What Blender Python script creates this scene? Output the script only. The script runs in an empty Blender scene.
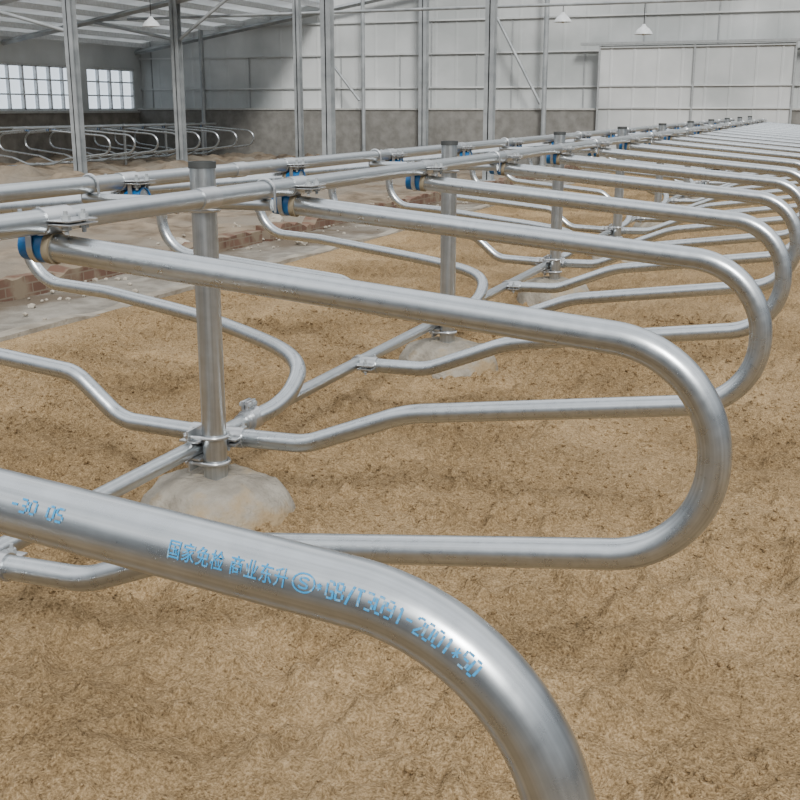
import bpy, bmesh, math, random
from mathutils import Vector, Matrix, noise
random.seed(4)
C = bpy.context.scene.collection
R = math.radians
ORD = ['first','second','third','fourth','fifth','sixth','seventh','eighth','ninth','tenth','eleventh','twelfth',
       'thirteenth','fourteenth','fifteenth','sixteenth','seventeenth','eighteenth','nineteenth','twentieth','twenty-first']

# ------------------------------------------------------------------ materials
def new_mat(name):
    m = bpy.data.materials.new(name); m.use_nodes = True
    nt = m.node_tree
    return m, nt, nt.nodes['Principled BSDF']

def noise_mat(name, c1, c2, scale=8, rough=.8, metal=0, bump=0, bscale=None, detail=6, c3=None, scale3=1.0, lo=.35, hi=.65, bdist=.02, lo3=.45, hi3=.62):
    m, nt, b = new_mat(name)
    tc = nt.nodes.new('ShaderNodeTexCoord')
    n = nt.nodes.new('ShaderNodeTexNoise'); n.inputs['Scale'].default_value = scale; n.inputs['Detail'].default_value = detail
    nt.links.new(tc.outputs['Object'], n.inputs['Vector'])
    r = nt.nodes.new('ShaderNodeValToRGB')
    r.color_ramp.elements[0].position = lo; r.color_ramp.elements[1].position = hi
    r.color_ramp.elements[0].color = (*c1, 1); r.color_ramp.elements[1].color = (*c2, 1)
    nt.links.new(n.outputs['Fac'], r.inputs['Fac'])
    out = r.outputs['Color']
    if c3:
        n3 = nt.nodes.new('ShaderNodeTexNoise'); n3.inputs['Scale'].default_value = scale3; n3.inputs['Detail'].default_value = 9
        nt.links.new(tc.outputs['Object'], n3.inputs['Vector'])
        r3 = nt.nodes.new('ShaderNodeMapRange'); r3.inputs['From Min'].default_value = lo3; r3.inputs['From Max'].default_value = hi3
        nt.links.new(n3.outputs['Fac'], r3.inputs['Value'])
        mx = nt.nodes.new('ShaderNodeMix'); mx.data_type = 'RGBA'
        nt.links.new(r3.outputs['Result'], mx.inputs['Factor'])
        nt.links.new(out, mx.inputs['A']); mx.inputs['B'].default_value = (*c3, 1)
        out = mx.outputs['Result']
    nt.links.new(out, b.inputs['Base Color'])
    b.inputs['Roughness'].default_value = rough; b.inputs['Metallic'].default_value = metal
    if rough >= .9: b.inputs['Specular IOR Level'].default_value = .12
    if bump:
        nb = nt.nodes.new('ShaderNodeTexNoise'); nb.inputs['Scale'].default_value = bscale or scale; nb.inputs['Detail'].default_value = 8
        nt.links.new(tc.outputs['Object'], nb.inputs['Vector'])
        bp = nt.nodes.new('ShaderNodeBump'); bp.inputs['Strength'].default_value = bump; bp.inputs['Distance'].default_value = bdist
        nt.links.new(nb.outputs['Fac'], bp.inputs['Height']); nt.links.new(bp.outputs['Normal'], b.inputs['Normal'])
    return m

def plain(name, c, rough=.5, metal=0, emit=0):
    m = noise_mat(name, tuple(x*.9 for x in c), tuple(min(1, x*1.08) for x in c), 14, rough, metal)
    if emit:
        b = m.node_tree.nodes['Principled BSDF']
        b.inputs['Emission Color'].default_value = (*c, 1); b.inputs['Emission Strength'].default_value = emit
    return m

def galv_mat(name, c1, c2, rough, metal=.96, mot=.07):
    # faint streaks run along the tube: the UV map holds (length, angle round the tube)
    m, nt, b = new_mat(name); L = nt.links.new
    tc = nt.nodes.new('ShaderNodeTexCoord')
    mp = nt.nodes.new('ShaderNodeMapping'); mp.inputs['Scale'].default_value = (1.0, 20, 1)
    L(tc.outputs['UV'], mp.inputs['Vector'])
    n = nt.nodes.new('ShaderNodeTexNoise'); n.inputs['Scale'].default_value = 1; n.inputs['Detail'].default_value = 5
    L(mp.outputs['Vector'], n.inputs['Vector'])
    r = nt.nodes.new('ShaderNodeValToRGB')
    r.color_ramp.elements[0].position = .33; r.color_ramp.elements[1].position = .60
    r.color_ramp.elements[0].color = (*c1, 1); r.color_ramp.elements[1].color = (*c2, 1)
    L(n.outputs['Fac'], r.inputs['Fac'])
    mo = nt.nodes.new('ShaderNodeTexNoise'); mo.inputs['Scale'].default_value = 34; mo.inputs['Detail'].default_value = 6
    L(tc.outputs['Object'], mo.inputs['Vector'])
    mm = nt.nodes.new('ShaderNodeMapRange'); mm.inputs['From Min'].default_value = .35; mm.inputs['From Max'].default_value = .65
    mm.inputs['To Min'].default_value = 1-mot; mm.inputs['To Max'].default_value = 1+mot*.5
    L(mo.outputs['Fac'], mm.inputs['Value'])
    vm = nt.nodes.new('ShaderNodeVectorMath'); vm.operation = 'SCALE'
    L(r.outputs['Color'], vm.inputs[0]); L(mm.outputs['Result'], vm.inputs['Scale'])
    L(vm.outputs['Vector'], b.inputs['Base Color'])
    mr = nt.nodes.new('ShaderNodeMapRange'); mr.inputs['From Min'].default_value = .3; mr.inputs['From Max'].default_value = .7
    mr.inputs['To Min'].default_value = rough-.03; mr.inputs['To Max'].default_value = rough+.04
    L(mo.outputs['Fac'], mr.inputs['Value']); L(mr.outputs['Result'], b.inputs['Roughness'])
    b.inputs['Metallic'].default_value = metal
    return m

def sand_mat():
    m, nt, b = new_mat('bedding_sand')
    L = nt.links.new
    tc = nt.nodes.new('ShaderNodeTexCoord')
    def nz(scale, det, rough=.6):
        n = nt.nodes.new('ShaderNodeTexNoise'); n.inputs['Scale'].default_value = scale; n.inputs['Detail'].default_value = det
        n.inputs['Roughness'].default_value = rough
        L(tc.outputs['Object'], n.inputs['Vector']); return n
    def mad(src, k, add):
        a = nt.nodes.new('ShaderNodeMath'); a.operation = 'MULTIPLY_ADD'; a.inputs[1].default_value = k; L(src, a.inputs[0])
        if add is None: a.inputs[2].default_value = 0
        else: L(add, a.inputs[2])
        return a.outputs[0]
    big = nz(1.1, 4, .55); fine = nz(140, 3, .7); mid = nz(46, 2, .6)
    s = mad(big.outputs['Fac'], .27, None); s = mad(fine.outputs['Fac'], .51, s); s = mad(mid.outputs['Fac'], .22, s)
    mr = nt.nodes.new('ShaderNodeMapRange'); mr.inputs['From Min'].default_value = .385; mr.inputs['From Max'].default_value = .625
    L(s, mr.inputs['Value'])
    r = nt.nodes.new('ShaderNodeValToRGB'); r.color_ramp.elements[0].position = .0; r.color_ramp.elements[1].position = 1
    r.color_ramp.elements[0].color = (.120,.077,.037,1); r.color_ramp.elements[1].color = (.48,.345,.195,1)
    e = r.color_ramp.elements.new(.5); e.color = (.282,.194,.101,1)
    L(mr.outputs['Result'], r.inputs['Fac']); L(r.outputs['Color'], b.inputs['Base Color'])
    b.inputs['Roughness'].default_value = .98; b.inputs['Specular IOR Level'].default_value = .1
    h = mad(mid.outputs['Fac'], 1.1, None); h = mad(fine.outputs['Fac'], .65, h)  # height reuses the colour noise, so cavity shade is painted into the hollows
    bp = nt.nodes.new('ShaderNodeBump'); bp.inputs['Strength'].default_value = 1; bp.inputs['Distance'].default_value = .012
    L(h, bp.inputs['Height']); L(bp.outputs['Normal'], b.inputs['Normal'])
    return m

M = {}
M['galv'] = galv_mat('galvanized_pipe', (.40,.425,.44), (.56,.595,.62), .285, .96, .07)
M['galv2'] = galv_mat('galvanized_rail', (.39,.415,.43), (.53,.56,.58), .32, .95, .06)
M['zinc'] = plain('zinc_fittings', (.54,.555,.57), .30, .9)
M['blue'] = plain('blue_sleeve_plastic', (.008,.115,.32), .45)
M['cream'] = plain('tan_rubber_ring', (.24,.20,.135), .7)
M['ink'] = noise_mat('blue_ink', (.24,.39,.49), (.025,.26,.53), 220, .6, 0, lo=.33, hi=.47, detail=5)
M['rim'] = plain('bore_shade_and_cord', (.02,.02,.02), .9)
M['sand'] = sand_mat()
M['dirt'] = noise_mat('packed_dirt', (.12,.092,.065), (.25,.20,.145), 3.2, .97, 0, .8, 18, 12, (.20,.175,.14), .6)
M['conc'] = noise_mat('alley_concrete', (.165,.150,.125), (.265,.245,.21), 6, .97, 0, .7, 30, 12, (.115,.092,.068), .9, lo3=.48, hi3=.62)
M['foot'] = noise_mat('footing_concrete', (.245,.22,.18), (.37,.34,.285), 9, 1, 0, .6, 55, 10, (.33,.25,.15), 5, lo3=.54, hi3=.66)
M['sheet'] = noise_mat('wall_sheet', (.36,.38,.38), (.60,.62,.62), .45, .55, detail=10)
M['sheet2'] = noise_mat('door_sheet', (.38,.40,.40), (.57,.585,.585), .6, .55, detail=10)
M['seam'] = plain('sheet_seam', (.29,.305,.31), .6)
M['plinth'] = noise_mat('plinth_render', (.165,.16,.147), (.225,.22,.205), 5, .95, 0, .3, 14, 4)
M['plinth2'] = noise_mat('low_wall_masonry', (.16,.145,.125), (.25,.23,.20), 3, .95, 0, .5, 9, 8)
M['coping'] = plain('wall_coping', (.40,.40,.38), .9)
M['soil'] = noise_mat('dark_soil', (.08,.062,.045), (.20,.16,.12), 5, .97, 0, .6, 14, 8)
M['steel'] = noise_mat('galvanized_steel_section', (.25,.27,.28), (.38,.40,.41), 3, .5, .3)
M['white'] = plain('white_frame', (.60,.62,.63), .5)
M['pane'] = noise_mat('daylight_glow_pane', (.55,.66,.78), (.80,.88,.95), .8, .2)
_b = M['pane'].node_tree.nodes['Principled BSDF']; _b.inputs['Emission Color'].default_value = (.78,.87,.96,1); _b.inputs['Emission Strength'].default_value = 1.35  # panes glow by emission, standing in for the daylight outside
M['roof'] = noise_mat('roof_sheet', (.60,.62,.63), (.72,.74,.75), .8, .6)
M['stone'] = noise_mat('rubble_stone', (.24,.21,.17), (.42,.385,.325), 9, .95, 0, .6, 30)
M['kerbconc'] = noise_mat('kerb_concrete', (.20,.175,.14), (.32,.29,.24), 5, .95, 0, .6, 30, 10)
M['cap'] = plain('dark_pipe_rim', (.06,.065,.065), .6, .3)

def brick_mat():
    m, nt, b = new_mat('kerb_brick')
    tc = nt.nodes.new('ShaderNodeTexCoord')
    mp = nt.nodes.new('ShaderNodeMapping'); mp.inputs['Rotation'].default_value = (0, R(90), R(90))
    nt.links.new(tc.outputs['Object'], mp.inputs['Vector'])
    t = nt.nodes.new('ShaderNodeTexBrick'); t.inputs['Scale'].default_value = 3
    t.inputs['Color1'].default_value = (.115,.066,.048,1); t.inputs['Color2'].default_value = (.155,.095,.07,1); t.inputs['Mortar'].default_value = (.18,.145,.11,1)
    nt.links.new(mp.outputs['Vector'], t.inputs['Vector'])
    n = nt.nodes.new('ShaderNodeTexNoise'); n.inputs['Scale'].default_value = 4; n.inputs['Detail'].default_value = 8
    nt.links.new(tc.outputs['Object'], n.inputs['Vector'])
    mr = nt.nodes.new('ShaderNodeMapRange'); mr.inputs['From Min'].default_value = .46; mr.inputs['From Max'].default_value = .60
    nt.links.new(n.outputs['Fac'], mr.inputs['Value'])
    mx = nt.nodes.new('ShaderNodeMix'); mx.data_type = 'RGBA'
    nt.links.new(mr.outputs['Result'], mx.inputs['Factor']); nt.links.new(t.outputs['Color'], mx.inputs['A']); mx.inputs['B'].default_value = (.20,.16,.115,1)
    nt.links.new(mx.outputs['Result'], b.inputs['Base Color'])
    b.inputs['Roughness'].default_value = .95; b.inputs['Specular IOR Level'].default_value = .12
    return m
M['brick'] = brick_mat()

# ------------------------------------------------------------------ helpers
def frames(pts):
    n = len(pts); T = []
    for i in range(n):
        a = pts[max(i-1,0)]; b = pts[min(i+1,n-1)]
        T.append((b-a).normalized())
    up = Vector((0,0,1)) if abs(T[0].z) < .9 else Vector((0,1,0))
    N = [(up - T[0]*up.dot(T[0])).normalized()]
    for i in range(1,n):
        v = N[-1] - T[i]*N[-1].dot(T[i]); N.append(v.normalized())
    return T, N

def sweep(bm, pts, r, seg=20, caps=True):
    uv = bm.loops.layers.uv.verify()
    pts = [Vector(p) for p in pts]
    T, N = frames(pts); rings = []; L = [0]
    for a, b in zip(pts, pts[1:]): L.append(L[-1] + (b-a).length)
    for p, t, n in zip(pts, T, N):
        b = t.cross(n)
        # start the ring underneath so the seam faces the ground
        rings.append([bm.verts.new(p - r*(math.cos(2*math.pi*k/seg)*n + math.sin(2*math.pi*k/seg)*b)) for k in range(seg)])
    for i, (a, b) in enumerate(zip(rings, rings[1:])):
        for k in range(seg):
            f = bm.faces.new((a[k], a[(k+1)%seg], b[(k+1)%seg], b[k]))
            for l, c in zip(f.loops, ((L[i],k/seg),(L[i],(k+1)/seg),(L[i+1],(k+1)/seg),(L[i+1],k/seg))): l[uv].uv = c
    if caps:
        bm.faces.new(rings[0][::-1]); bm.faces.new(rings[-1])

def hollow(bm, p0, p1, ro, ri, seg=24):
    uv = bm.loops.layers.uv.verify()
    p0 = Vector(p0); p1 = Vector(p1); T, N = frames([p0,p1]); n = N[0]; b = T[0].cross(n); ln = (p1-p0).length
    def ring(p, r): return [bm.verts.new(p + r*(math.cos(2*math.pi*k/seg)*n + math.sin(2*math.pi*k/seg)*b)) for k in range(seg)]
    A, B, D, E = ring(p0,ro), ring(p1,ro), ring(p1,ri), ring(p0,ri)
    for X, Y in ((A,B),(B,D),(D,E),(E,A)):
        for k in range(seg):
            f = bm.faces.new((X[k], X[(k+1)%seg], Y[(k+1)%seg], Y[k]))
            for l, c in zip(f.loops, ((0,k/seg),(0,(k+1)/seg),(ln,(k+1)/seg),(ln,k/seg))): l[uv].uv = c

def box(bm, x0, x1, y0, y1, z0, z1, bev=0):
    r = bmesh.ops.create_cube(bm, size=1)
    vs = r['verts']
    for v in vs:
        v.co = Vector(((x0+x1)/2 + v.co.x*(x1-x0), (y0+y1)/2 + v.co.y*(y1-y0), (z0+z1)/2 + v.co.z*(z1-z0)))
    if bev:
        es = list({e for v in vs for e in v.link_edges})
        bmesh.ops.bevel(bm, geom=es, offset=bev, segments=2, affect='EDGES', profile=.5)

def fillet(pts, rad, seg=14):
    out = [Vector(pts[0])]
    for i in range(1, len(pts)-1):
        p = Vector(pts[i]); a = (Vector(pts[i-1])-p).normalized(); b = (Vector(pts[i+1])-p).normalized()
        ang = a.angle(b); d = rad[i]/math.tan(ang/2)
        s, e = p + a*d, p + b*d
        c = p + (a+b).normalized()*(rad[i]/math.sin(ang/2))
        u = s-c; w = e-c; tot = u.angle(w); ax = u.cross(w).normalized()
        for k in range(seg+1):
            out.append(c + Matrix.Rotation(tot*k/seg, 3, ax) @ u)
    out.append(Vector(pts[-1]))
    return out

def catmull(P, n=8):
    P = [Vector(p) for p in P]; P = [2*P[0]-P[1]] + P + [2*P[-1]-P[-2]]; out = []
    for i in range(1, len(P)-2):
        a, b, c, d = P[i-1:i+3]
        for k in range(n):
            t = k/n
            out.append(.5*((2*b) + (c-a)*t + (2*a-5*b+4*c-d)*t*t + (3*b-a-3*c+d)*t**3))
    out.append(P[-2]); return out

def obj(name, bm, mat, parent=None, smooth=True, sharp=38):
    bmesh.ops.recalc_face_normals(bm, faces=bm.faces)
    me = bpy.data.meshes.new(name); bm.to_mesh(me); bm.free()
    if smooth:
        me.polygons.foreach_set('use_smooth', [True]*len(me.polygons))
        if sharp: me.set_sharp_from_angle(angle=R(sharp))
    me.materials.append(mat)
    o = bpy.data.objects.new(name, me); C.objects.link(o)
    if parent: o.parent = parent
    return o

def tag(o, label, cat, group=None):
    o['label'] = label; o['category'] = cat
    if group: o['group'] = group
    return o
def thing(name, label, cat, loc=(0,0,0), rz=0, group=None):
    o = bpy.data.objects.new(name, None); C.objects.link(o); o.empty_display_size = .1
    o.location = loc; o.rotation_euler = (0,0,rz)
    return tag(o, label, cat, group)
def struct(name, bm, m, parent=None, smooth=False):
    o = obj(name, bm, m, parent, smooth)
    if parent is None: o['kind'] = 'structure'
    return o
def dup(root, loc, rz, label, group, skip=(), zs=1):
    r = root.copy(); C.objects.link(r); r.location = loc; r.rotation_euler = (0,0,rz); r['label'] = label; r['group'] = group
    r.scale = (1,1,zs)
    for ch in list(root.children):
        if ch.name.split('.')[0] in skip: continue
        c = ch.copy(); C.objects.link(c); c.parent = r
        for g in list(ch.children):
            if g.name.split('.')[0] in skip: continue
            d = g.copy(); C.objects.link(d); d.parent = c
    return r

FL = -0.1                # sand level
AX = -2.155              # lower rail line (axis of the double row)
SP = 1.325               # divider spacing
def DY(i): return 2.231 + SP*(i-1)

# ------------------------------------------------------------------ setting
bm = bmesh.new(); box(bm, -20.6, 9, -3, 30.4, -.4, -.24)
struct('floor', bm, M['dirt'])

def ground(name, x0, x1, y0, y1, dx, dy0, dyk, hf, mat, extra=None):
    xs = []; x = x0
    while x < x1: xs.append(x); x += dx
    xs.append(x1)
    ys = []; y = y0
    while y < y1: ys.append(y); y += max(dy0, dyk*(y+1))
    ys.append(y1)
    vs = [(x, y, hf(x, y)) for y in ys for x in xs]
    nx = len(xs)
    fs = [(j*nx+i, j*nx+i+1, j*nx+i+nx+1, j*nx+i+nx) for j in range(len(ys)-1) for i in range(nx-1)]
    if extra: extra(vs, fs)
    me = bpy.data.meshes.new(name); me.from_pydata(vs, [], fs)
    me.polygons.foreach_set('use_smooth', [True]*len(me.polygons)); me.materials.append(mat)
    o = bpy.data.objects.new(name, me); C.objects.link(o); return o

PY = [3.397+2.65*k for k in range(10)]
def sandh(x, y):
    p = Vector((x, y, 0)); nz = noise.noise
    z = FL - .008 + .034*nz(p*.9) + .036*nz(p*2.4) + .032*nz(p*5.5)
    if y < 12: z += .020*nz(p*12)
    if y < 9: z += .011*nz(p*26)
    cl = nz(p*14+Vector((9,3,1)))*(.8+.8*nz(p*.9+Vector((2,2,2))))
    if cl > .14: z += min(.032, .18*(cl-.14))
    ho = nz(p*3.4+Vector((4,8,2)))
    if ho > .20: z -= .11*(ho-.20)
    for py in PY:                       # sand heaped a little against the footings
        d2 = ((x+2.08)/.37)**2 + ((y-py)/.33)**2
        if d2 < 5: z += .018*math.exp(-d2)*(1+.5*nz(p*5))
    z = max(z, -.22)
    e = min(1, (x+5.02)/.35); return -.075*(1-e) + z*e
tb = bmesh.new(); bmesh.ops.create_icosphere(tb, subdivisions=1, radius=1)
ICO_V = [v.co.copy() for v in tb.verts]; ICO_F = [tuple(v.index for v in f.verts) for f in tb.faces]; tb.free()
def crumbs(vs, fs):
    # crumbs of damp sand lying loose on the bed, thickest in drifts
    n = 0
    while n < 32000:
        y = .2 + 8*random.random()**1.5; x = random.uniform(-4.9, 1.6)
        if (x+.35) > .75*y + .3: continue
        if noise.noise(Vector((x*1.6, y*1.6, 4))) + .5*noise.noise(Vector((x*6, y*6, 1))) + .6*random.random() < .12: continue
        s = random.uniform(.0016, .0044)*(1+.20*y)*(1.7 if random.random() < .07 else 1)
        ox = len(vs); z = sandh(x, y)
        ax = [random.uniform(.8, 1.25) for _ in range(3)]; ph = random.random()*6.28; c, q = math.cos(ph), math.sin(ph)
        for v in ICO_V:
            k = s*random.uniform(.8, 1.15); a, b = v.x*ax[0]*k, v.y*ax[1]*k
            vs.append((x+a*c-b*q, y+a*q+b*c, z+s*.15+v.z*ax[2]*k*.8))
        fs.extend(tuple(i+ox for i in f) for f in ICO_F); n += 1
o = ground('sand_bed', -5.02, 2.2, -.6, 28.6, .0145, .0115, .0060, sandh, M['sand'], crumbs); o['kind'] = 'stuff'
tag(o, 'loose brown sand bedding spread under the galvanized dividers', 'sand')

def alleyh(x, y):
    p = Vector((x, y, 0)); return -.105 + .020*noise.noise(p*1.3) + .018*noise.noise(p*4) + .010*noise.noise(p*11)
o = ground('floor_alley', -6.2, -5.0, -1, 29.7, .045, .045, .011, alleyh, M['conc']); o['kind'] = 'structure'
def dirth(x, y):
    p = Vector((x, y, 0)); nz = noise.noise
    z = -.110 + .03*nz(p*.7) + .05*nz(p*1.9) + .04*nz(p*4.5) + .025*nz(p*10)
    if x < -13.5 and y > 17:            # rubble drifts round the distant row
        z += max(0, .10 + .28*nz(p*.8+Vector((1,5,0))) + .14*nz(p*2.6))
    return max(z, -.22)
o = ground('rough_earth', -20.4, -6.32, 3, 29.7, .10, .07, .009, dirth, M['dirt']); o['kind'] = 'stuff'
tag(o, 'rough trodden earth between the alley and the left wall', 'earth')

# low brick kerb with a few breaks, and a concrete edging along the sand
segs = [(3,8.8,.06),(9.05,11.3,.05),(11.5,14.8,.06),(15.1,20.0,.06),(20.2,28.5,.05)]
labs = ['nearest stretch of low broken brick kerb, reaching out of frame at left','second stretch of low brick kerb, short, just beyond the nearest gap',
        'third stretch of low brick kerb between two gaps', 'fourth stretch of low brick kerb toward the back columns', 'farthest stretch of low brick kerb running to the back wall']
for (a, b, h), lb in zip(segs, labs):
    bm = bmesh.new()
    n = int((b-a)/.07); prev = None
    for k in range(n+1):
        y = a+(b-a)*k/n; j = lambda s: .022*noise.noise(Vector((y*2.6, s*3.3, 0)))
        hh = h - max(0, .13*noise.noise(Vector((y*1.4, 5, 5)))) - max(0, .14*noise.noise(Vector((y*5.4, 1, 5))))
        ring = [bm.verts.new(p) for p in ((-6.36+j(1),y,-.22),(-6.35+j(2),y,hh+j(3)),(-6.17+j(4),y,hh+j(5)),(-6.16+j(6),y,-.22))]
        if prev:
            for q in range(4): bm.faces.new((prev[q], prev[(q+1)%4], ring[(q+1)%4], ring[q]))
        else: bm.faces.new(ring[::-1])
        prev = ring
    bm.faces.new(prev)
    tag(obj('brick_kerb', bm, M['brick'], None, False), lb, 'kerb', 'pieces of the brick kerb')
bm = bmesh.new(); prev = None
for k in range(321):
    y = 2+26.4*k/320; j = lambda s: .012*noise.noise(Vector((y*2.2, s*3.3, 7)))
    hh = -.045 - max(0, .05*noise.noise(Vector((y*1.1, 3, 3))))
    ring = [bm.verts.new(p) for p in ((-5.13+j(1),y,-.22),(-5.125+j(2),y,hh+j(3)),(-5.0+j(4),y,hh+j(5)),(-4.98+j(6),y,-.22))]
    if prev:
        for q in range(4): bm.faces.new((prev[q], prev[(q+1)%4], ring[(q+1)%4], ring[q]))
    else: bm.faces.new(ring[::-1])
    prev = ring
bm.faces.new(prev)
tag(obj('concrete_edging', bm, M['kerbconc'], None, False), 'low straight concrete edging between the sand bed and the alley', 'kerb')

def stone(x, y, s, label, mat='stone'):
    bm = bmesh.new(); bmesh.ops.create_icosphere(bm, subdivisions=3, radius=1)
    sd = Vector((x*3, y*5, 1))
    for v in bm.verts:
        d = v.co.normalized(); q = 1+.35*noise.noise(d*1.3+sd)+.12*noise.noise(d*4+sd)
        v.co = Vector((d.x*s*q, d.y*s*q*.8, d.z*s*q*.6))
    o = obj('rubble_stone', bm, M[mat]); o.location = (x, y, -.09+s*.35); tag(o, label, 'stone', 'loose stones on the ground')
stone(-5.6, 11.2, .08, 'lump of rubble on the alley beside the second kerb stretch')
stone(-6.7, 10.4, .12, 'pale stone lying just behind the brick kerb at left')
stone(-6.9, 13.0, .14, 'larger stone on the earth behind the third kerb stretch')
stone(-8.8, 15.5, .14, 'lone stone farther off on the rough earth')
def broken_brick(x, y, rz, label):
    bm = bmesh.new(); box(bm, -.11, .11, -.052, .052, -.03, .03, .006)
    for v in bm.verts:
        v.co += Vector((.012*noise.noise(v.co*30+Vector((x,y,0))), .012*noise.noise(v.co*30+Vector((y,x,3))), .008*noise.noise(v.co*30+Vector((y,2,x)))))
    o = obj('broken_brick', bm, M['brick']); o.location = (x, y, -.072); o.rotation_euler = (R(random.uniform(-8,8)), R(random.uniform(-8,8)), rz)
    tag(o, label, 'brick', 'broken bricks by the kerb')
broken_brick(-5.85, 8.9, .4, 'loose broken brick lying in the nearest kerb gap')
broken_brick(-6.55, 9.0, 1.5, 'loose broken brick behind the nearest kerb gap')
broken_brick(-5.75, 11.6, 2.3, 'loose broken brick on the alley beside the second kerb gap')
broken_brick(-5.9, 14.9, .9, 'loose broken brick in the kerb gap farther off')
bm = bmesh.new()
for k in range(480):
    y = 6 + 20*random.random()**1.6; x = random.gauss(-6.3, .5)
    if x > -5.25: continue
    s = random.uniform(.008, .030); r0 = bmesh.ops.create_icosphere(bm, subdivisions=1, radius=s)
    for v in r0['verts']:
        v.co = Vector((x+v.co.x*random.uniform(.8,1.5), y+v.co.y*random.uniform(.8,1.4), -.10+v.co.z*.8+s*.3))
o = obj('gravel', bm, M['stone'], None, False); o['kind'] = 'stuff'; tag(o, 'scattered rubble crumbs along the broken kerb', 'rubble')

EZ, SL = 3.3, .16
def roofz(x): return EZ + SL*(x+20.4)
YB = 30.0
# back wall of sheets with shallow ribs and lapped seams
bm = bmesh.new()
cols = []; x = -20.6
prof = [(0,0),(.20,0),(.225,-.006),(.275,-.006),(.30,0)]
while x < 6:
    for dx, dy in prof: cols.append((x+dx, YB+dy))
    x += .60
prev = None
for X, Y in cols:
    pr = (bm.verts.new((X,Y,1.2)), bm.verts.new((X,Y,roofz(X)+.05)))
    if prev: bm.faces.new((prev[0], pr[0], pr[1], prev[1]))
    prev = pr
wb = struct('wall_back', bm, M['sheet'])
for z in (1.95, 2.85, 3.72):
    bm = bmesh.new(); box(bm, -20.4, 6, YB-.06, YB-.02, z-.02, z+.02)
    obj('girt', bm, M['sheet2'], wb, False)
rs = random.Random(7); x = -20.0
while x < 5:
    bm = bmesh.new(); a, b = rs.choice(((1.38,2.85),(1.38,3.72),(1.95,roofz(x))))
    box(bm, x-.015, x+.015, YB-.03, YB-.008, a, b); obj('sheet_seam', bm, M['seam'], wb, False); x += rs.uniform(.9, 1.9)
bm = bmesh.new(); box(bm, -20.4, 6, YB-.3, YB+.1, -.24, 1.34, .01)
t1 = struct('trim_1', bm, M['plinth'])
bm = bmesh.new(); box(bm, -20.4, 6, YB-.33, YB+.1, 1.34, 1.39, .005); obj('coping', bm, M['coping'], t1, False)
# sliding door on the back wall, sheeted in a frame
bm = bmesh.new(); prev = None; x = -6.1
while x <= -1.29:
    for dx, dy in ((0,0),(.26,0),(.28,-.010),(.32,-.010),(.34,0)):
        if x+dx > -1.3: continue
        pr = (bm.verts.new((x+dx, YB-.40+dy, -.1)), bm.verts.new((x+dx, YB-.40+dy, 2.95)))
        if prev: bm.faces.new((prev[0], pr[0], pr[1], prev[1]))
        prev = pr
    x += .60
d = struct('door_1', bm, M['sheet2'])
for x in (-6.1, -3.7, -1.3):
    bm = bmesh.new(); box(bm, x-.022, x+.022, YB-.45, YB-.41, -.1, 2.95); obj('door_stile', bm, M['seam'], d, False)
for z in (.1, 1.40, 1.95, 2.9):
    bm = bmesh.new(); box(bm, -6.1, -1.3, YB-.445, YB-.415, z-.016, z+.016); obj('door_rail', bm, M['sheet'], d, False)
bm = bmesh.new(); box(bm, -6.6, 1, YB-.48, YB-.3, 2.97, 3.03); obj('door_track', bm, M['seam'], d, False)

# left wall with two window openings
XW = -20.4
wins = [(22.4, 26.8), (27.3, 29.6)]
bm = bmesh.new()
box(bm, XW-.2, XW, 14, YB, 2.54, EZ+.1)
edges = [14] + [v for w in wins for v in w] + [YB]
for a, b in zip(edges[0::2], edges[1::2]): box(bm, XW-.2, XW, a, b, 1.32, 2.54)
struct('wall_left', bm, M['sheet'])
bm = bmesh.new(); box(bm, XW-.25, XW+.06, 14, YB-.3, -.24, 1.26); t2 = struct('trim_2', bm, M['plinth2'])
bm = bmesh.new(); box(bm, XW-.25, XW+.10, 14, YB-.3, 1.26, 1.32); obj('coping', bm, M['coping'], t2, False)
for i, (a, b) in enumerate(wins):
    bm = bmesh.new()
    for z in (1.35, 2.51): box(bm, XW-.12, XW-.02, a, b, z-.035, z+.035)
    n = 8 if i == 0 else 4
    for k in range(n+1):
        y = a + (b-a)*k/n; w_ = .035 if k % 2 == 0 else .022
        box(bm, XW-.12, XW-.02, y-w_, y+w_, 1.35, 2.51)
    for z in (1.75, 2.14): box(bm, XW-.11, XW-.03, a, b, z-.02, z+.02)
    w = struct('window_%d' % (i+1), bm, M['white'])
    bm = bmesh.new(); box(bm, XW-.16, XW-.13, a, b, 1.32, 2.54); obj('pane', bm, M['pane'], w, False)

# roof over the left aisle at the far end (the ridge side stands open)
RX = -14.0; RY = 19.6
bm = bmesh.new()
v = [bm.verts.new(p) for p in ((-20.8,RY,roofz(-20.8)),(RX,RY,roofz(RX)),(RX,YB+.3,roofz(RX)),(-20.8,YB+.3,roofz(-20.8)))]
f = bm.faces.new(v); bmesh.ops.solidify(bm, geom=[f], thickness=.05)
ce = struct('ceiling', bm, M['roof'])
for k in range(8):
    x = -20.2 + .86*k; bm = bmesh.new(); box(bm, x-.04, x+.04, RY, YB, roofz(x)-.16, roofz(x)-.03); obj('purlin', bm, M['white'], ce, False)
for y in (19.9, 23.9, 29.75):
    bm = bmesh.new()
    sweep(bm, [(-20.4,y,roofz(-20.4)-.28),(-2,y,roofz(-2)-.28)], .07, 4); obj('rafter', bm, M['steel'], ce, False)
for p, q in (((-15.3,23.9,3.0),(-17.6,23.9,3.46)), ((-15.1,23.9,3.0),(-13.4,23.9,4.1)), ((-15.3,19.9,2.95),(-17.4,19.9,3.48))):
    bm = bmesh.new(); sweep(bm, [p, q], .04, 10); obj('roof_brace', bm, M['steel'], ce)
bm = bmesh.new(); sweep(bm, [(-20.4,25.4,3.62),(4,25.4,3.62)], .035, 12)
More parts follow.
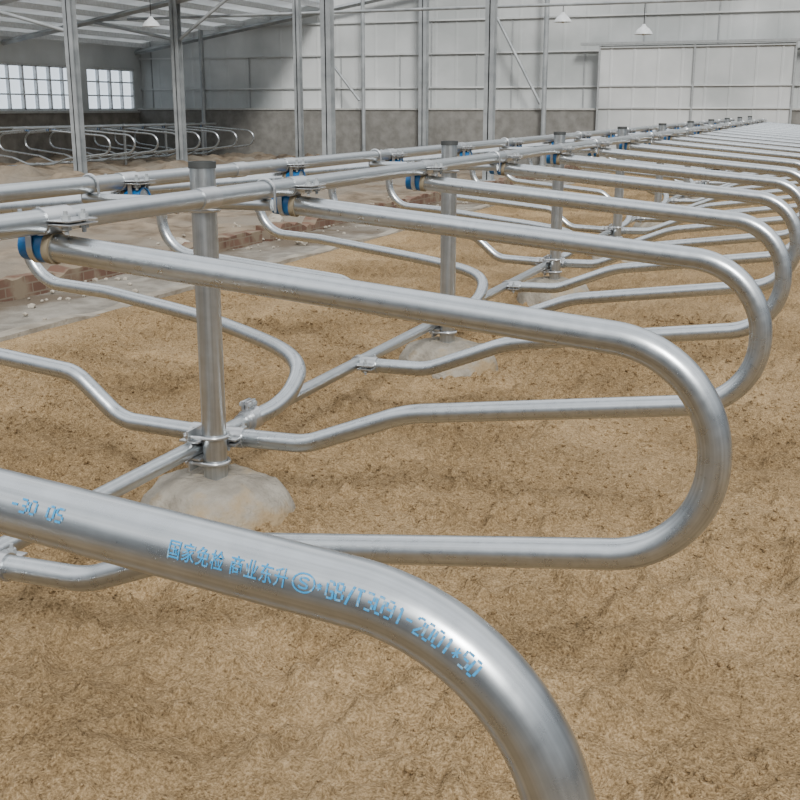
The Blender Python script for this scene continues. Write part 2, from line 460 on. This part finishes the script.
tag(obj('tie_beam', bm, M['steel']), 'long thin horizontal steel tie running across the barn above the columns', 'beam')

def lamp(x, z, label, y=25.4, top=3.62):
    t = thing('pendant_lamp', label, 'lamp', (x, y, z), 0, 'pendant lamps')
    bm = bmesh.new(); prev = None
    for r, h in ((.20,0),(.19,.03),(.13,.11),(.06,.16),(.03,.21)):
        ring = [bm.verts.new((r*math.cos(2*math.pi*k/20), r*math.sin(2*math.pi*k/20), h)) for k in range(20)]
        if prev:
            for k in range(20): bm.faces.new((prev[k], prev[(k+1)%20], ring[(k+1)%20], ring[k]))
        prev = ring
    bm.faces.new(prev); obj('shade', bm, M['white'], t)
    bm = bmesh.new(); bmesh.ops.create_uvsphere(bm, u_segments=14, v_segments=10, radius=.055)
    b = obj('bulb', bm, M['white'], t); b.location = (0,0,.03)
    bm = bmesh.new(); sweep(bm, [(0,0,.20),(0,0,top-z)], .008, 6); obj('cord', bm, M['rim'], t)
lamp(-14.35, 3.12, 'white pendant lamp hanging at left below the roof edge', 21.6, roofz(-14.35)-.05)
lamp(-6.1, 3.25, 'white pendant lamp hanging left of the sliding door')
lamp(-4.3, 2.95, 'white pendant lamp hanging lowest, before the sliding door')

# columns
def column(x, y, w, kind, label):
    t = thing('steel_column', label, 'column', (x,y,-.14), 0, 'steel columns of the barn')
    h = roofz(x) + .14 - .05; bm = bmesh.new()
    if kind == 'H':
        box(bm, -w/2, w/2, -w/2, -w/2+.02, 0, h); box(bm, -w/2, w/2, w/2-.02, w/2, 0, h); box(bm, -.012, .012, -w/2, w/2, 0, h)
    else: sweep(bm, [(0,0,0),(0,0,h)], w/2, 14)
    obj('shaft', bm, M['steel'], t, kind != 'H')
    bm = bmesh.new(); box(bm, -w*.9, w*.9, -w*.9, w*.9, 0, .06); obj('base_plate', bm, M['steel'], t, False)
column(-15.2, 19.9, .20, 'H', 'grey steel column nearest the left windows, standing clear of the wall')
column(-15.2, 23.9, .20, 'H', 'grey steel column rising just left of the nearest rail post')
column(-17.9, 29.45, .12, 'P', 'thin steel pipe standing close to the back wall near its left corner')
column(-12.5, 25, .16, 'H', 'left one of two steel columns close together before the plinth')
column(-10.3, 22, .22, 'H', 'thicker right one of two steel columns close together before the plinth')
column(-12.7, 29.45, .11, 'P', 'thin pipe column against the plinth right of the column pair')
column(-10.9, 29.45, .22, 'H', 'steel column against the middle of the back wall')
column(-7.0, 22.9, .20, 'H', 'freestanding steel column above the second rail post with diagonal brace')
column(-7.5, 29.45, .13, 'P', 'thin pipe column against the back wall left of the sliding door')
def brace(p, q, label):
    bm = bmesh.new(); sweep(bm, [p, q], .04, 10); tag(obj('diagonal_brace', bm, M['steel']), label, 'brace')
brace((-8.9,29.45,3.8),(-7.6,29.45,1.5), 'slanted steel brace leaning against the back wall beside the sliding door')
brace((-13.8,29.4,2.8),(-12.8,29.4,1.6), 'short slanted steel brace on back wall beside thin pipe column')

# rubble heap by the back plinth
bm = bmesh.new()
bmesh.ops.create_grid(bm, x_segments=60, y_segments=16, size=1)
for vv in bm.verts:
    u, w = vv.co.x, vv.co.y
    h = max(0, (1-u*u))*max(0,(1-w*w))
    p = Vector((u*5, w*1.2, 0))
    vv.co = Vector((-13.6+u*3.4, 27.4+w*1.2, -.16 + h*(.26+.26*noise.noise(p*1.7)+.12*noise.noise(p*5))))
o = obj('soil_heap', bm, M['soil']); o['kind'] = 'stuff'; tag(o, 'dark heap of soil and rubble before the back wall plinth', 'soil')

# ------------------------------------------------------------------ rails
RZ = 1.133
def rail(name, x, z, r, y0, y1, label, joints, mat='galv2'):
    t = thing(name, label, 'rail', (x, y0, z))
    bm = bmesh.new(); sweep(bm, [(0,0,0),(0,y1-y0,0)], r, 24); obj('pipe', bm, M[mat], t)
    for y in joints:
        bm = bmesh.new(); sweep(bm, [(0,y-y0-.05,0),(0,y-y0+.05,0)], r+.004, 20); obj('coupling', bm, M['zinc'], t)
    return t
rail('neck_rail', AX+.355, RZ, .03, -1, 27.7, 'long galvanized top rail nearer the camera, clamped over the divider ends', [2.95, 9.0, 15, 21])
rail('neck_rail', AX-.355, RZ, .03, -1, 27.7, 'long galvanized top rail on the far side of the posts', [4.4, 10.4, 16.4, 22.4])
rail('lower_rail', AX, FL+.272, .03, -1, 27.7, 'galvanized bottom rail running low along the posts above the sand', [10.3, 16.3])

# ------------------------------------------------------------------ divider prototype
PR = .0350
CL = fillet([(.280,0,1.172),(1.968,0,1.023),(1.968,0,.592),(.775,0,.435),(.375,0,.276),(.03,0,.270)],
            [0,.24,.23,.6,.3,0], 20)
# the far row: lower arm stays high and drops steeply to the lower rail
CLF = fillet([(.280,0,1.172),(1.968,0,1.023),(1.968,0,.592),(.66,0,.462),(.45,0,.285),(.03,0,.270)],
            [0,.24,.23,.16,.20,0], 20)
# every second far arm is bent forward and runs into a clamp on the lower rail, next to a post
CLH = CL[:2+21*2-1] + [Vector((1.45,.01,.545))] + catmull([(1.25,.05,.525),(.775,.181,.487),(.352,.431,.472),(.066,.631,.454),(-.058,.755,.415),(-.082,.870,.350),(-.058,.975,.300),(-.012,1.075,.274)], 8)
def topz(x): return 1.172 - (x-.280)*.149/1.688
def half_shell(bm, cx, cz, r0, r1, y0, y1, a0, a1, axis, n=16):
    A = []
    for k in range(n+1):
        a = a0 + (a1-a0)*k/n; row = []
        for q, y in ((r1,y0),(r1,y1),(r0,y1),(r0,y0)):
            row.append(bm.verts.new((cx+q*math.cos(a), y, cz+q*math.sin(a)) if axis == 'y' else (y, q*math.cos(a), cz+q*math.sin(a))))
        A.append(row)
    for a, b in zip(A, A[1:]):
        for k in range(4): bm.faces.new((a[k], b[k], b[(k+1)%4], a[(k+1)%4]))
    bm.faces.new(A[0]); bm.faces.new(A[-1][::-1])
def make_divider(label):
    t = thing('stall_divider', label, 'divider', (AX, DY(0), FL), 0, 'stall dividers on the camera side of the rails')
    bm = bmesh.new(); sweep(bm, CL, PR, 32); lp = obj('loop_pipe', bm, M['galv'], t)
    bm = bmesh.new(); hollow(bm, (.276,0,topz(.276)), (.345,0,topz(.345)), .0405, PR-.001); obj('blue_sleeve', bm, M['blue'], t)
    bm = bmesh.new(); hollow(bm, (.345,0,topz(.345)), (.364,0,topz(.364)), .0415, PR-.001); obj('end_ring', bm, M['cream'], t)
    # thin pressed bracket: half shell over the neck rail, flat flanges each side, bolted through
    bm = bmesh.new(); cz = 1.233; cx = .355
    half_shell(bm, cx, cz, .0300, .0335, -.052, .052, R(6), R(174), 'y')
    half_shell(bm, cx, cz, .0300, .0335, -.050, .050, R(200), R(340), 'y')
    for s in (-1, 1):
        box(bm, cx+s*.062-.032, cx+s*.062+.032, -.056, .056, cz+.001, cz+.0055, .0006)
        box(bm, cx+s*.062-.032, cx+s*.062+.032, -.056, .056, cz-.0085, cz-.004, .0006)
    zc = topz(.313)
    half_shell(bm, 0, zc, .041, .0440, .304, .322, R(180), R(360), 'x')
    for s in (-1, 1): box(bm, .304, .322, s*.0425-.0015, s*.0425+.0015, zc, cz-.004)
    rc = obj('rail_clamp', bm, M['zinc'], t)
    for s in (-1, 1):
        for q in (-1, 1):
            bm = bmesh.new(); x = cx+s*.068; y = q*.034
            sweep(bm, [(x,y,cz-.030),(x,y,cz+.027)], .0055, 8); sweep(bm, [(x,y,cz+.0055),(x,y,cz+.0165)], .012, 6)
            sweep(bm, [(x,y,cz-.0195),(x,y,cz-.0085)], .012, 6)
            obj('bolt', bm, M['steel'], rc)
    # lower clamp: ring on the lower rail, strap on the tube end, flat bolted flanges
    bm = bmesh.new(); hollow(bm, (0,.004,.272), (0,.044,.272), .037, .0295)
    hollow(bm, (.038,0,.270), (.115,0,.272), .0405, PR-.001)
    for q in (-1, 1):
        box(bm, .035, .115, q*.056-.022, q*.056+.022, .277, .285, .001); box(bm, .035, .115, q*.056-.022, q*.056+.022, .259, .267, .001)
    lc = obj('lower_clamp', bm, M['zinc'], t)
    for q in (-1, 1):
        bm = bmesh.new(); sweep(bm, [(.075,q*.060,.235),(.075,q*.060,.312)], .0055, 8); sweep(bm, [(.075,q*.060,.285),(.075,q*.060,.298)], .0125, 6)
        sweep(bm, [(.075,q*.060,.246),(.075,q*.060,.259)], .0125, 6)
        obj('bolt', bm, M['steel'], lc)
    return t, lp
d0, lp0 = make_divider('foreground galvanized divider pipe printed with blue lettering, bending down at right')
GN = 'stall dividers on the camera side of the rails'; GF = 'stall dividers on the far side of the rails'
NEAR = 21
for i in range(1, NEAR):
    lab = ('large whole divider loop just behind the blue-lettered foreground pipe' if i == 1 else
           ORD[i] + ' galvanized divider loop counted from the foreground, camera side of the rails')
    dup(d0, (AX, DY(i), FL), 0, lab, GN)
def child(t, nm): return [c for c in t.children if c.name.split('.')[0] == nm][0]
bm = bmesh.new(); sweep(bm, CLF, PR, 32); tmp = obj('loop_pipe', bm, M['galv']); far_mesh = tmp.data; bpy.data.objects.remove(tmp)
bm = bmesh.new(); sweep(bm, CLH, PR, 32); tmp = obj('loop_pipe', bm, M['galv']); hook_mesh = tmp.data; bpy.data.objects.remove(tmp)
bm = bmesh.new(); sweep(bm, CL, .026, 16); tmp = obj('loop_pipe', bm, M['galv']); thin_mesh = tmp.data; bpy.data.objects.remove(tmp)
# two-part clamp gripping the rail and the bent arm end together
bm = bmesh.new(); sweep(bm, [(-.006,1.045,.274),(-.006,1.120,.274)], .0465, 24)
hollow(bm, (0,1.120,.272), (0,1.150,.272), .0375, .0295)
box(bm, -.012, .0, 1.050, 1.116, .318, .352, .001); box(bm, .008, .020, 1.050, 1.116, .316, .352, .001)
tmp = obj('lower_clamp', bm, M['zinc']); hclamp_mesh = tmp.data; bpy.data.objects.remove(tmp)
bm = bmesh.new(); sweep(bm, [(-.024,0,.337),(.034,0,.337)], .0055, 8); sweep(bm, [(.020,0,.337),(.030,0,.337)], .011, 6); sweep(bm, [(-.022,0,.337),(-.012,0,.337)], .011, 6)
tmp = obj('bolt', bm, M['steel']); hbolt_mesh = tmp.data; bpy.data.objects.remove(tmp)
for i in range(2, NEAR):
    lab = ORD[i-2] + ' visible divider loop counted from the left, pointing away behind the rails'
    if i == 3: lab = 'far-side divider whose low arm hooks down to the bottom rail beside the nearest post'
    t = dup(d0, (AX, DY(i), FL), math.pi, lab, GF)
    child(t, 'loop_pipe').data = hook_mesh if i % 2 else far_mesh
    if i % 2:
        c = child(t, 'lower_clamp'); c.data = hclamp_mesh
        for n, b in enumerate(list(c.children)):
            b.data = hbolt_mesh; b.location = (0, 1.065+.036*n, 0)

# ------------------------------------------------------------------ posts
def make_post(label):
    t = thing('support_post', label, 'post', (-2.08, 3.397, FL), 0, 'support posts along the rails')
    bm = bmesh.new(); hollow(bm, (0,0,0), (0,0,1.315), .045, .040, 32); pp = obj('post_pipe', bm, M['galv2'], t)
    bm = bmesh.new(); hollow(bm, (0,0,1.297), (0,0,1.320), .0485, .0395, 32); o = obj('rim', bm, M['cap'], pp); o['label'] = 'dark open pipe rim'
    bm = bmesh.new(); sweep(bm, [(0,0,1.25),(0,0,1.28)], .0402, 24); obj('bore_shade_disc', bm, M['rim'], pp)  # black plug that paints the shade inside the open pipe
    # footing
    bm = bmesh.new(); seg = 80; rings = []
    P = [(.312,-.10),(.310,-.04),(.306,.0),(.300,.03),(.290,.060),(.275,.088),(.255,.112),(.230,.131),(.200,.146),(.168,.156),(.13,.161),(.09,.163),(.05,.164)]
    for r, z in P:
        ring = []
        for k in range(seg):
            a = 2*math.pi*k/seg; d = Vector((math.cos(a), math.sin(a), 0)); b3 = d*r*8 + Vector((5,2,z*16))
            q = r*(1+.12*noise.noise(d*1.2+Vector((3,1,z*1.5)))+.04*noise.noise(d*3.2+Vector((0,0,z*6)))+.015*noise.noise(d*8+Vector((0,0,z*30))))
            ring.append(bm.verts.new((q*d.x, q*d.y*.85, z+.014*noise.noise(b3*1.1)+.007*noise.noise(b3*3)+.005*noise.noise(b3*7))))
        rings.append(ring)
    for a, b in zip(rings, rings[1:]):
        for k in range(seg): bm.faces.new((a[k], a[(k+1)%seg], b[(k+1)%seg], b[k]))
    bm.faces.new(rings[-1])
    f = obj('concrete_footing', bm, M['foot'], t, True, 0); f['label'] = 'rough tan-grey concrete footing'
    # cross arm holding both neck rails
    za = 1.233-.03-.020; ya = -.065
    bm = bmesh.new(); sweep(bm, [(.305,ya,za),(-.455,ya,za)], .020, 16); obj('cross_arm', bm, M['galv2'], t)
    for x in (.28, -.43):
        bm = bmesh.new()
        sweep(bm, [(x-.036,ya,za-.024)] + [(x+.036*math.cos(a), ya, 1.233+.036*math.sin(a)) for a in [math.pi-math.pi*k/10 for k in range(11)]] + [(x+.036,ya,za-.024)], .005, 8)
        obj('u_bolt', bm, M['zinc'], t)
    # U-bolts gripping the post: two at the lower rail, one at the cross arm
    for z in (.222, .322, za-.03):
        bm = bmesh.new()
        sweep(bm, [(-.095,.052,z)] + [(.052*math.cos(a), .052*math.sin(a), z) for a in [math.pi/2-math.pi*k/14 for k in range(15)]] + [(-.095,-.052,z)], .0075, 10)
        for q in (-1, 1): sweep(bm, [(-.086,q*.052,z),(-.074,q*.052,z)], .0135, 6)
        obj('u_bolt', bm, M['zinc'], t)
    bm = bmesh.new(); box(bm, -.074, -.066, -.075, .075, .195, .235, .001); box(bm, -.074, -.066, -.075, .075, .310, .350, .001)
    box(bm, -.116, -.034, -.060, .060, .235, .243, .001); box(bm, -.116, -.034, -.060, .060, .301, .309, .001)
    obj('rail_bracket', bm, M['zinc'], t)
    return t
p0 = make_post('nearest galvanized support post set in a rough concrete footing')
for k in range(1, 10):
    if 3.397+2.65*k < 27.8:
        dup(p0, (-2.08, 3.397+2.65*k, FL), 0, ORD[k]+' galvanized support post along the rails counted from the foreground', 'support posts along the rails')

# ------------------------------------------------------------------ second double row before the left wall
WX = -17.35; ZS = .86; SW = .95
GW = 'stall dividers of the distant row at left'
for k in range(8):
    for rz, side in ((0, 'right'), (math.pi, 'left')):
        t = dup(d0, (WX, 27.9-SW*k, FL), rz, ORD[k]+' small distant divider from the back corner, opening '+side+', below the windows', GW, skip=('bolt',), zs=ZS)
        child(t, 'loop_pipe').data = thin_mesh
rail('wall_rail', WX+.355, FL+1.233*ZS, .026, 20, 28.6, 'distant galvanized top rail below the windows, right one of two', [])
rail('wall_rail', WX-.355, FL+1.233*ZS, .026, 20, 28.6, 'distant galvanized top rail below the windows, left one of two', [])
rail('wall_rail', WX, FL+.272*ZS, .026, 20, 28.6, 'distant galvanized bottom rail below the windows', [])
for k in range(4):
    t = thing('wall_post', ORD[k]+' distant galvanized post from the back corner in the row below the windows', 'post', (WX+.075, 28.3-SW*2*k, FL-.05), 0, 'posts of the distant row at left')
    bm = bmesh.new(); sweep(bm, [(0,0,0),(0,0,1.16)], .035, 14); obj('post_pipe', bm, M['galv2'], t)

# ------------------------------------------------------------------ print on the foreground pipe (made after copying)
S = [0]
for a, b in zip(CL, CL[1:]): S.append(S[-1] + (b-a).length)
def at(s):
    for k in range(len(S)-1):
        if s <= S[k+1]:
            f = (s-S[k])/(S[k+1]-S[k]); return CL[k].lerp(CL[k+1], f)
    return CL[-1]
def tang(s): return (at(s+.01)-at(s-.01)).normalized()
RR = PR+.0007
def wrap(s, h, phi0):
    # a point s along the pipe, h round its girth (metres) from the angle phi0
    c = at(s); t = tang(s); nup = Vector((-t.z, 0, t.x)); ph = phi0 + h/RR
    return c + RR*(math.cos(ph)*Vector((0,-1,0)) + math.sin(ph)*nup)
def printed(txt, s0, length, height, phi0):
    cu = bpy.data.curves.new('t', 'FONT'); cu.body = txt; cu.size = 1; cu.resolution_u = 3; cu.space_character = 1.12; cu.offset = .010
    to = bpy.data.objects.new('t', cu); C.objects.link(to)
    dg = bpy.context.evaluated_depsgraph_get(); dg.update()
    me = bpy.data.meshes.new_from_object(to.evaluated_get(dg))
    bpy.data.objects.remove(to)
    bm = bmesh.new(); bm.from_mesh(me); bpy.data.meshes.remove(me)
    x0 = min(v.co.x for v in bm.verts); x1 = max(v.co.x for v in bm.verts)
    y0 = min(v.co.y for v in bm.verts); y1 = max(v.co.y for v in bm.verts)
    for k in range(1, 10):
        bmesh.ops.bisect_plane(bm, geom=bm.verts[:]+bm.edges[:]+bm.faces[:], plane_co=(0, y0+(y1-y0)*k/10, 0), plane_no=(0,1,0))
    for v in bm.verts:
        v.co = wrap(s0 + (v.co.x-x0)/(x1-x0)*length, ((v.co.y-y0)/(y1-y0)-.5)*height, phi0)
    o = obj('lettering', bm, M['ink'], lp0, False); o['label'] = 'blue printed lettering'
# blocky stencil strokes on a 4 x 6 grid, with breaks where a stencil has bridges
GL = {
 'G': [(4,4.7,3.4,6),(3.4,6,0.6,6),(0,5.4,0,.6),(.6,0,4,0),(4,0,4,2.5),(4.3,2.5,2.2,2.5)],
 'B': [(0,0,0,6),(0,6,3.2,6),(3.7,5.6,3.7,3.6),(0,3,3.4,3),(4,2.4,4,.5),(0,0,3.4,0)],
 '/': [(.4,-.6,3.6,6.6)],
 'T': [(0,6,4,6),(2,5.6,2,0)],
 '0': [(0,.7,0,5.3),(.6,6,3.4,6),(4,5.3,4,.7),(3.4,0,.6,0)],
 '1': [(1,5,2.2,6),(2.2,5.6,2.2,0)],
 '2': [(0,5,0.6,6),(.9,6,3.4,6),(4,5.4,4,3.8),(3.8,3.2,.2,.6),(0,0,4,0)],
 '3': [(0,6,3.4,6),(4,5.4,4,3.6),(1.2,3,3.4,3),(4,2.4,4,.6),(3.4,0,0,0)],
 '5': [(4,6,.5,6),(0,6,0,3.5),(.5,3.2,3.4,3.2),(4,2.6,4,.6),(3.4,0,0,0)],
 '9': [(4,0.6,4,5.4),(3.4,6,.6,6),(0,5.4,0,3.6),(.6,3,3.4,3),(.4,0,3.5,0)],
 '-': [(.2,3,3.8,3)],
 '*': [(2,.9,2,5.1),(.2,1.9,3.8,4.1),(.2,4.1,3.8,1.9)],
 'S': [(4,4.9,3.2,5.9),(3.2,5.9,.8,5.9),(.8,5.9,0,4.9),(0,4.9,.6,3.6),(.6,3.6,3.4,2.4),(3.4,2.4,4,1.1),(4,1.1,3.2,.1),(3.2,.1,.8,.1),(.8,.1,0,1.1)],
 ' ': [],
}
def strokes(segs, s0, sx, sy, phi0, wd, bm):
    for x0, y0, x1, y1 in segs:
        p, q = Vector((x0*sx, (y0-3)*sy)), Vector((x1*sx, (y1-3)*sy)); d = q-p
        if d.length < 1e-6: continue
        nrm = Vector((-d.y, d.x)).normalized()*wd/2; prev = None
        for k in range(7):
            m = p + d*k/6; pr = (bm.verts.new(wrap(s0+m.x+nrm.x, m.y+nrm.y, phi0)), bm.verts.new(wrap(s0+m.x-nrm.x, m.y-nrm.y, phi0)))
            if prev: bm.faces.new((prev[0], prev[1], pr[1], pr[0]))
            prev = pr
def stencil(txt, s0, pitch, sx, sy, phi0, wd=.0023):
    bm = bmesh.new()
    for k, ch in enumerate(txt):
        strokes(GL[ch], s0+k*pitch+random.uniform(-.0004,.0004), sx, sy, phi0+random.uniform(-.012,.012), .0016 if ch == '*' else wd*random.uniform(.9,1.1), bm)
    o = obj('lettering', bm, M['ink'], lp0, False); o['label'] = 'blocky blue stencil lettering'
def s_of_x(x): return (x-.280)*math.sqrt(1+(.149/1.688)**2)
PH = R(23); sA = s_of_x(1.560)
printed('国家免检 商业东升', sA, .134, .0200, PH)
bm = bmesh.new()
cxo = sA+.1510
oval = [(10.0*math.cos(a), 3+8.0*math.sin(a)) for a in [2*math.pi*k/36 for k in range(37)]]
strokes([(a[0],a[1],b[0],b[1]) for a, b in zip(oval, oval[1:])], cxo, .00115, .00115, PH, .0018, bm)
strokes(GL['S'], cxo-.0048, .0024, .00170, PH, .0020, bm)
o = obj('emblem', bm, M['ink'], lp0, False); o['label'] = 'wide oval emblem round a letter S'
stencil('*', sA+.1645, .01, .00135, .0017, PH)
stencil('GB/T3091-2001', sA+.1755, .0099, .00170, .00265, PH)
stencil('*50', sA+.1755+13*.0099, .0103, .00175, .00265, PH)
stencil('-30 05', s_of_x(1.365), .0115, .0020, .0023, R(30), .0025)

# ------------------------------------------------------------------ light
w = bpy.data.worlds.new('World'); bpy.context.scene.world = w; w.use_nodes = True
nt = w.node_tree; bg = nt.nodes['Background']
tc = nt.nodes.new('ShaderNodeTexCoord'); sp = nt.nodes.new('ShaderNodeSeparateXYZ')
nt.links.new(tc.outputs['Generated'], sp.inputs['Vector'])
rp = nt.nodes.new('ShaderNodeValToRGB')
e = rp.color_ramp.elements
e[0].position = 0; e[0].color = (.10,.104,.108,1)
e[1].position = 1; e[1].color = (.78,.80,.83,1)
q = e.new(.22); q.color = (.23,.243,.257,1)
q = e.new(.40); q.color = (.51,.535,.56,1)
q = e.new(.57); q.color = (1.0,1.0,1.0,1)
q = e.new(.75); q.color = (.87,.89,.92,1)
nt.links.new(sp.outputs['Z'], rp.inputs['Fac']); nt.links.new(rp.outputs['Color'], bg.inputs['Color'])
bg.inputs['Strength'].default_value = 1.75
L = bpy.data.lights.new('sun', 'SUN'); L.energy = 3.4; L.angle = R(13); L.color = (1,.98,.94)
lo = bpy.data.objects.new('sun', L); C.objects.link(lo); lo.rotation_euler = (R(52), R(8), R(25))

# ------------------------------------------------------------------ camera
cam = bpy.data.cameras.new('camera'); cam.sensor_width = 36; cam.lens = 36*1100/800
cam.clip_start = .05; cam.clip_end = 200
co = bpy.data.objects.new('camera', cam); C.objects.link(co)
co.location = (0,0,1.4); co.rotation_euler = (R(90-14.87), 0, R(21.49))
bpy.context.scene.camera = co
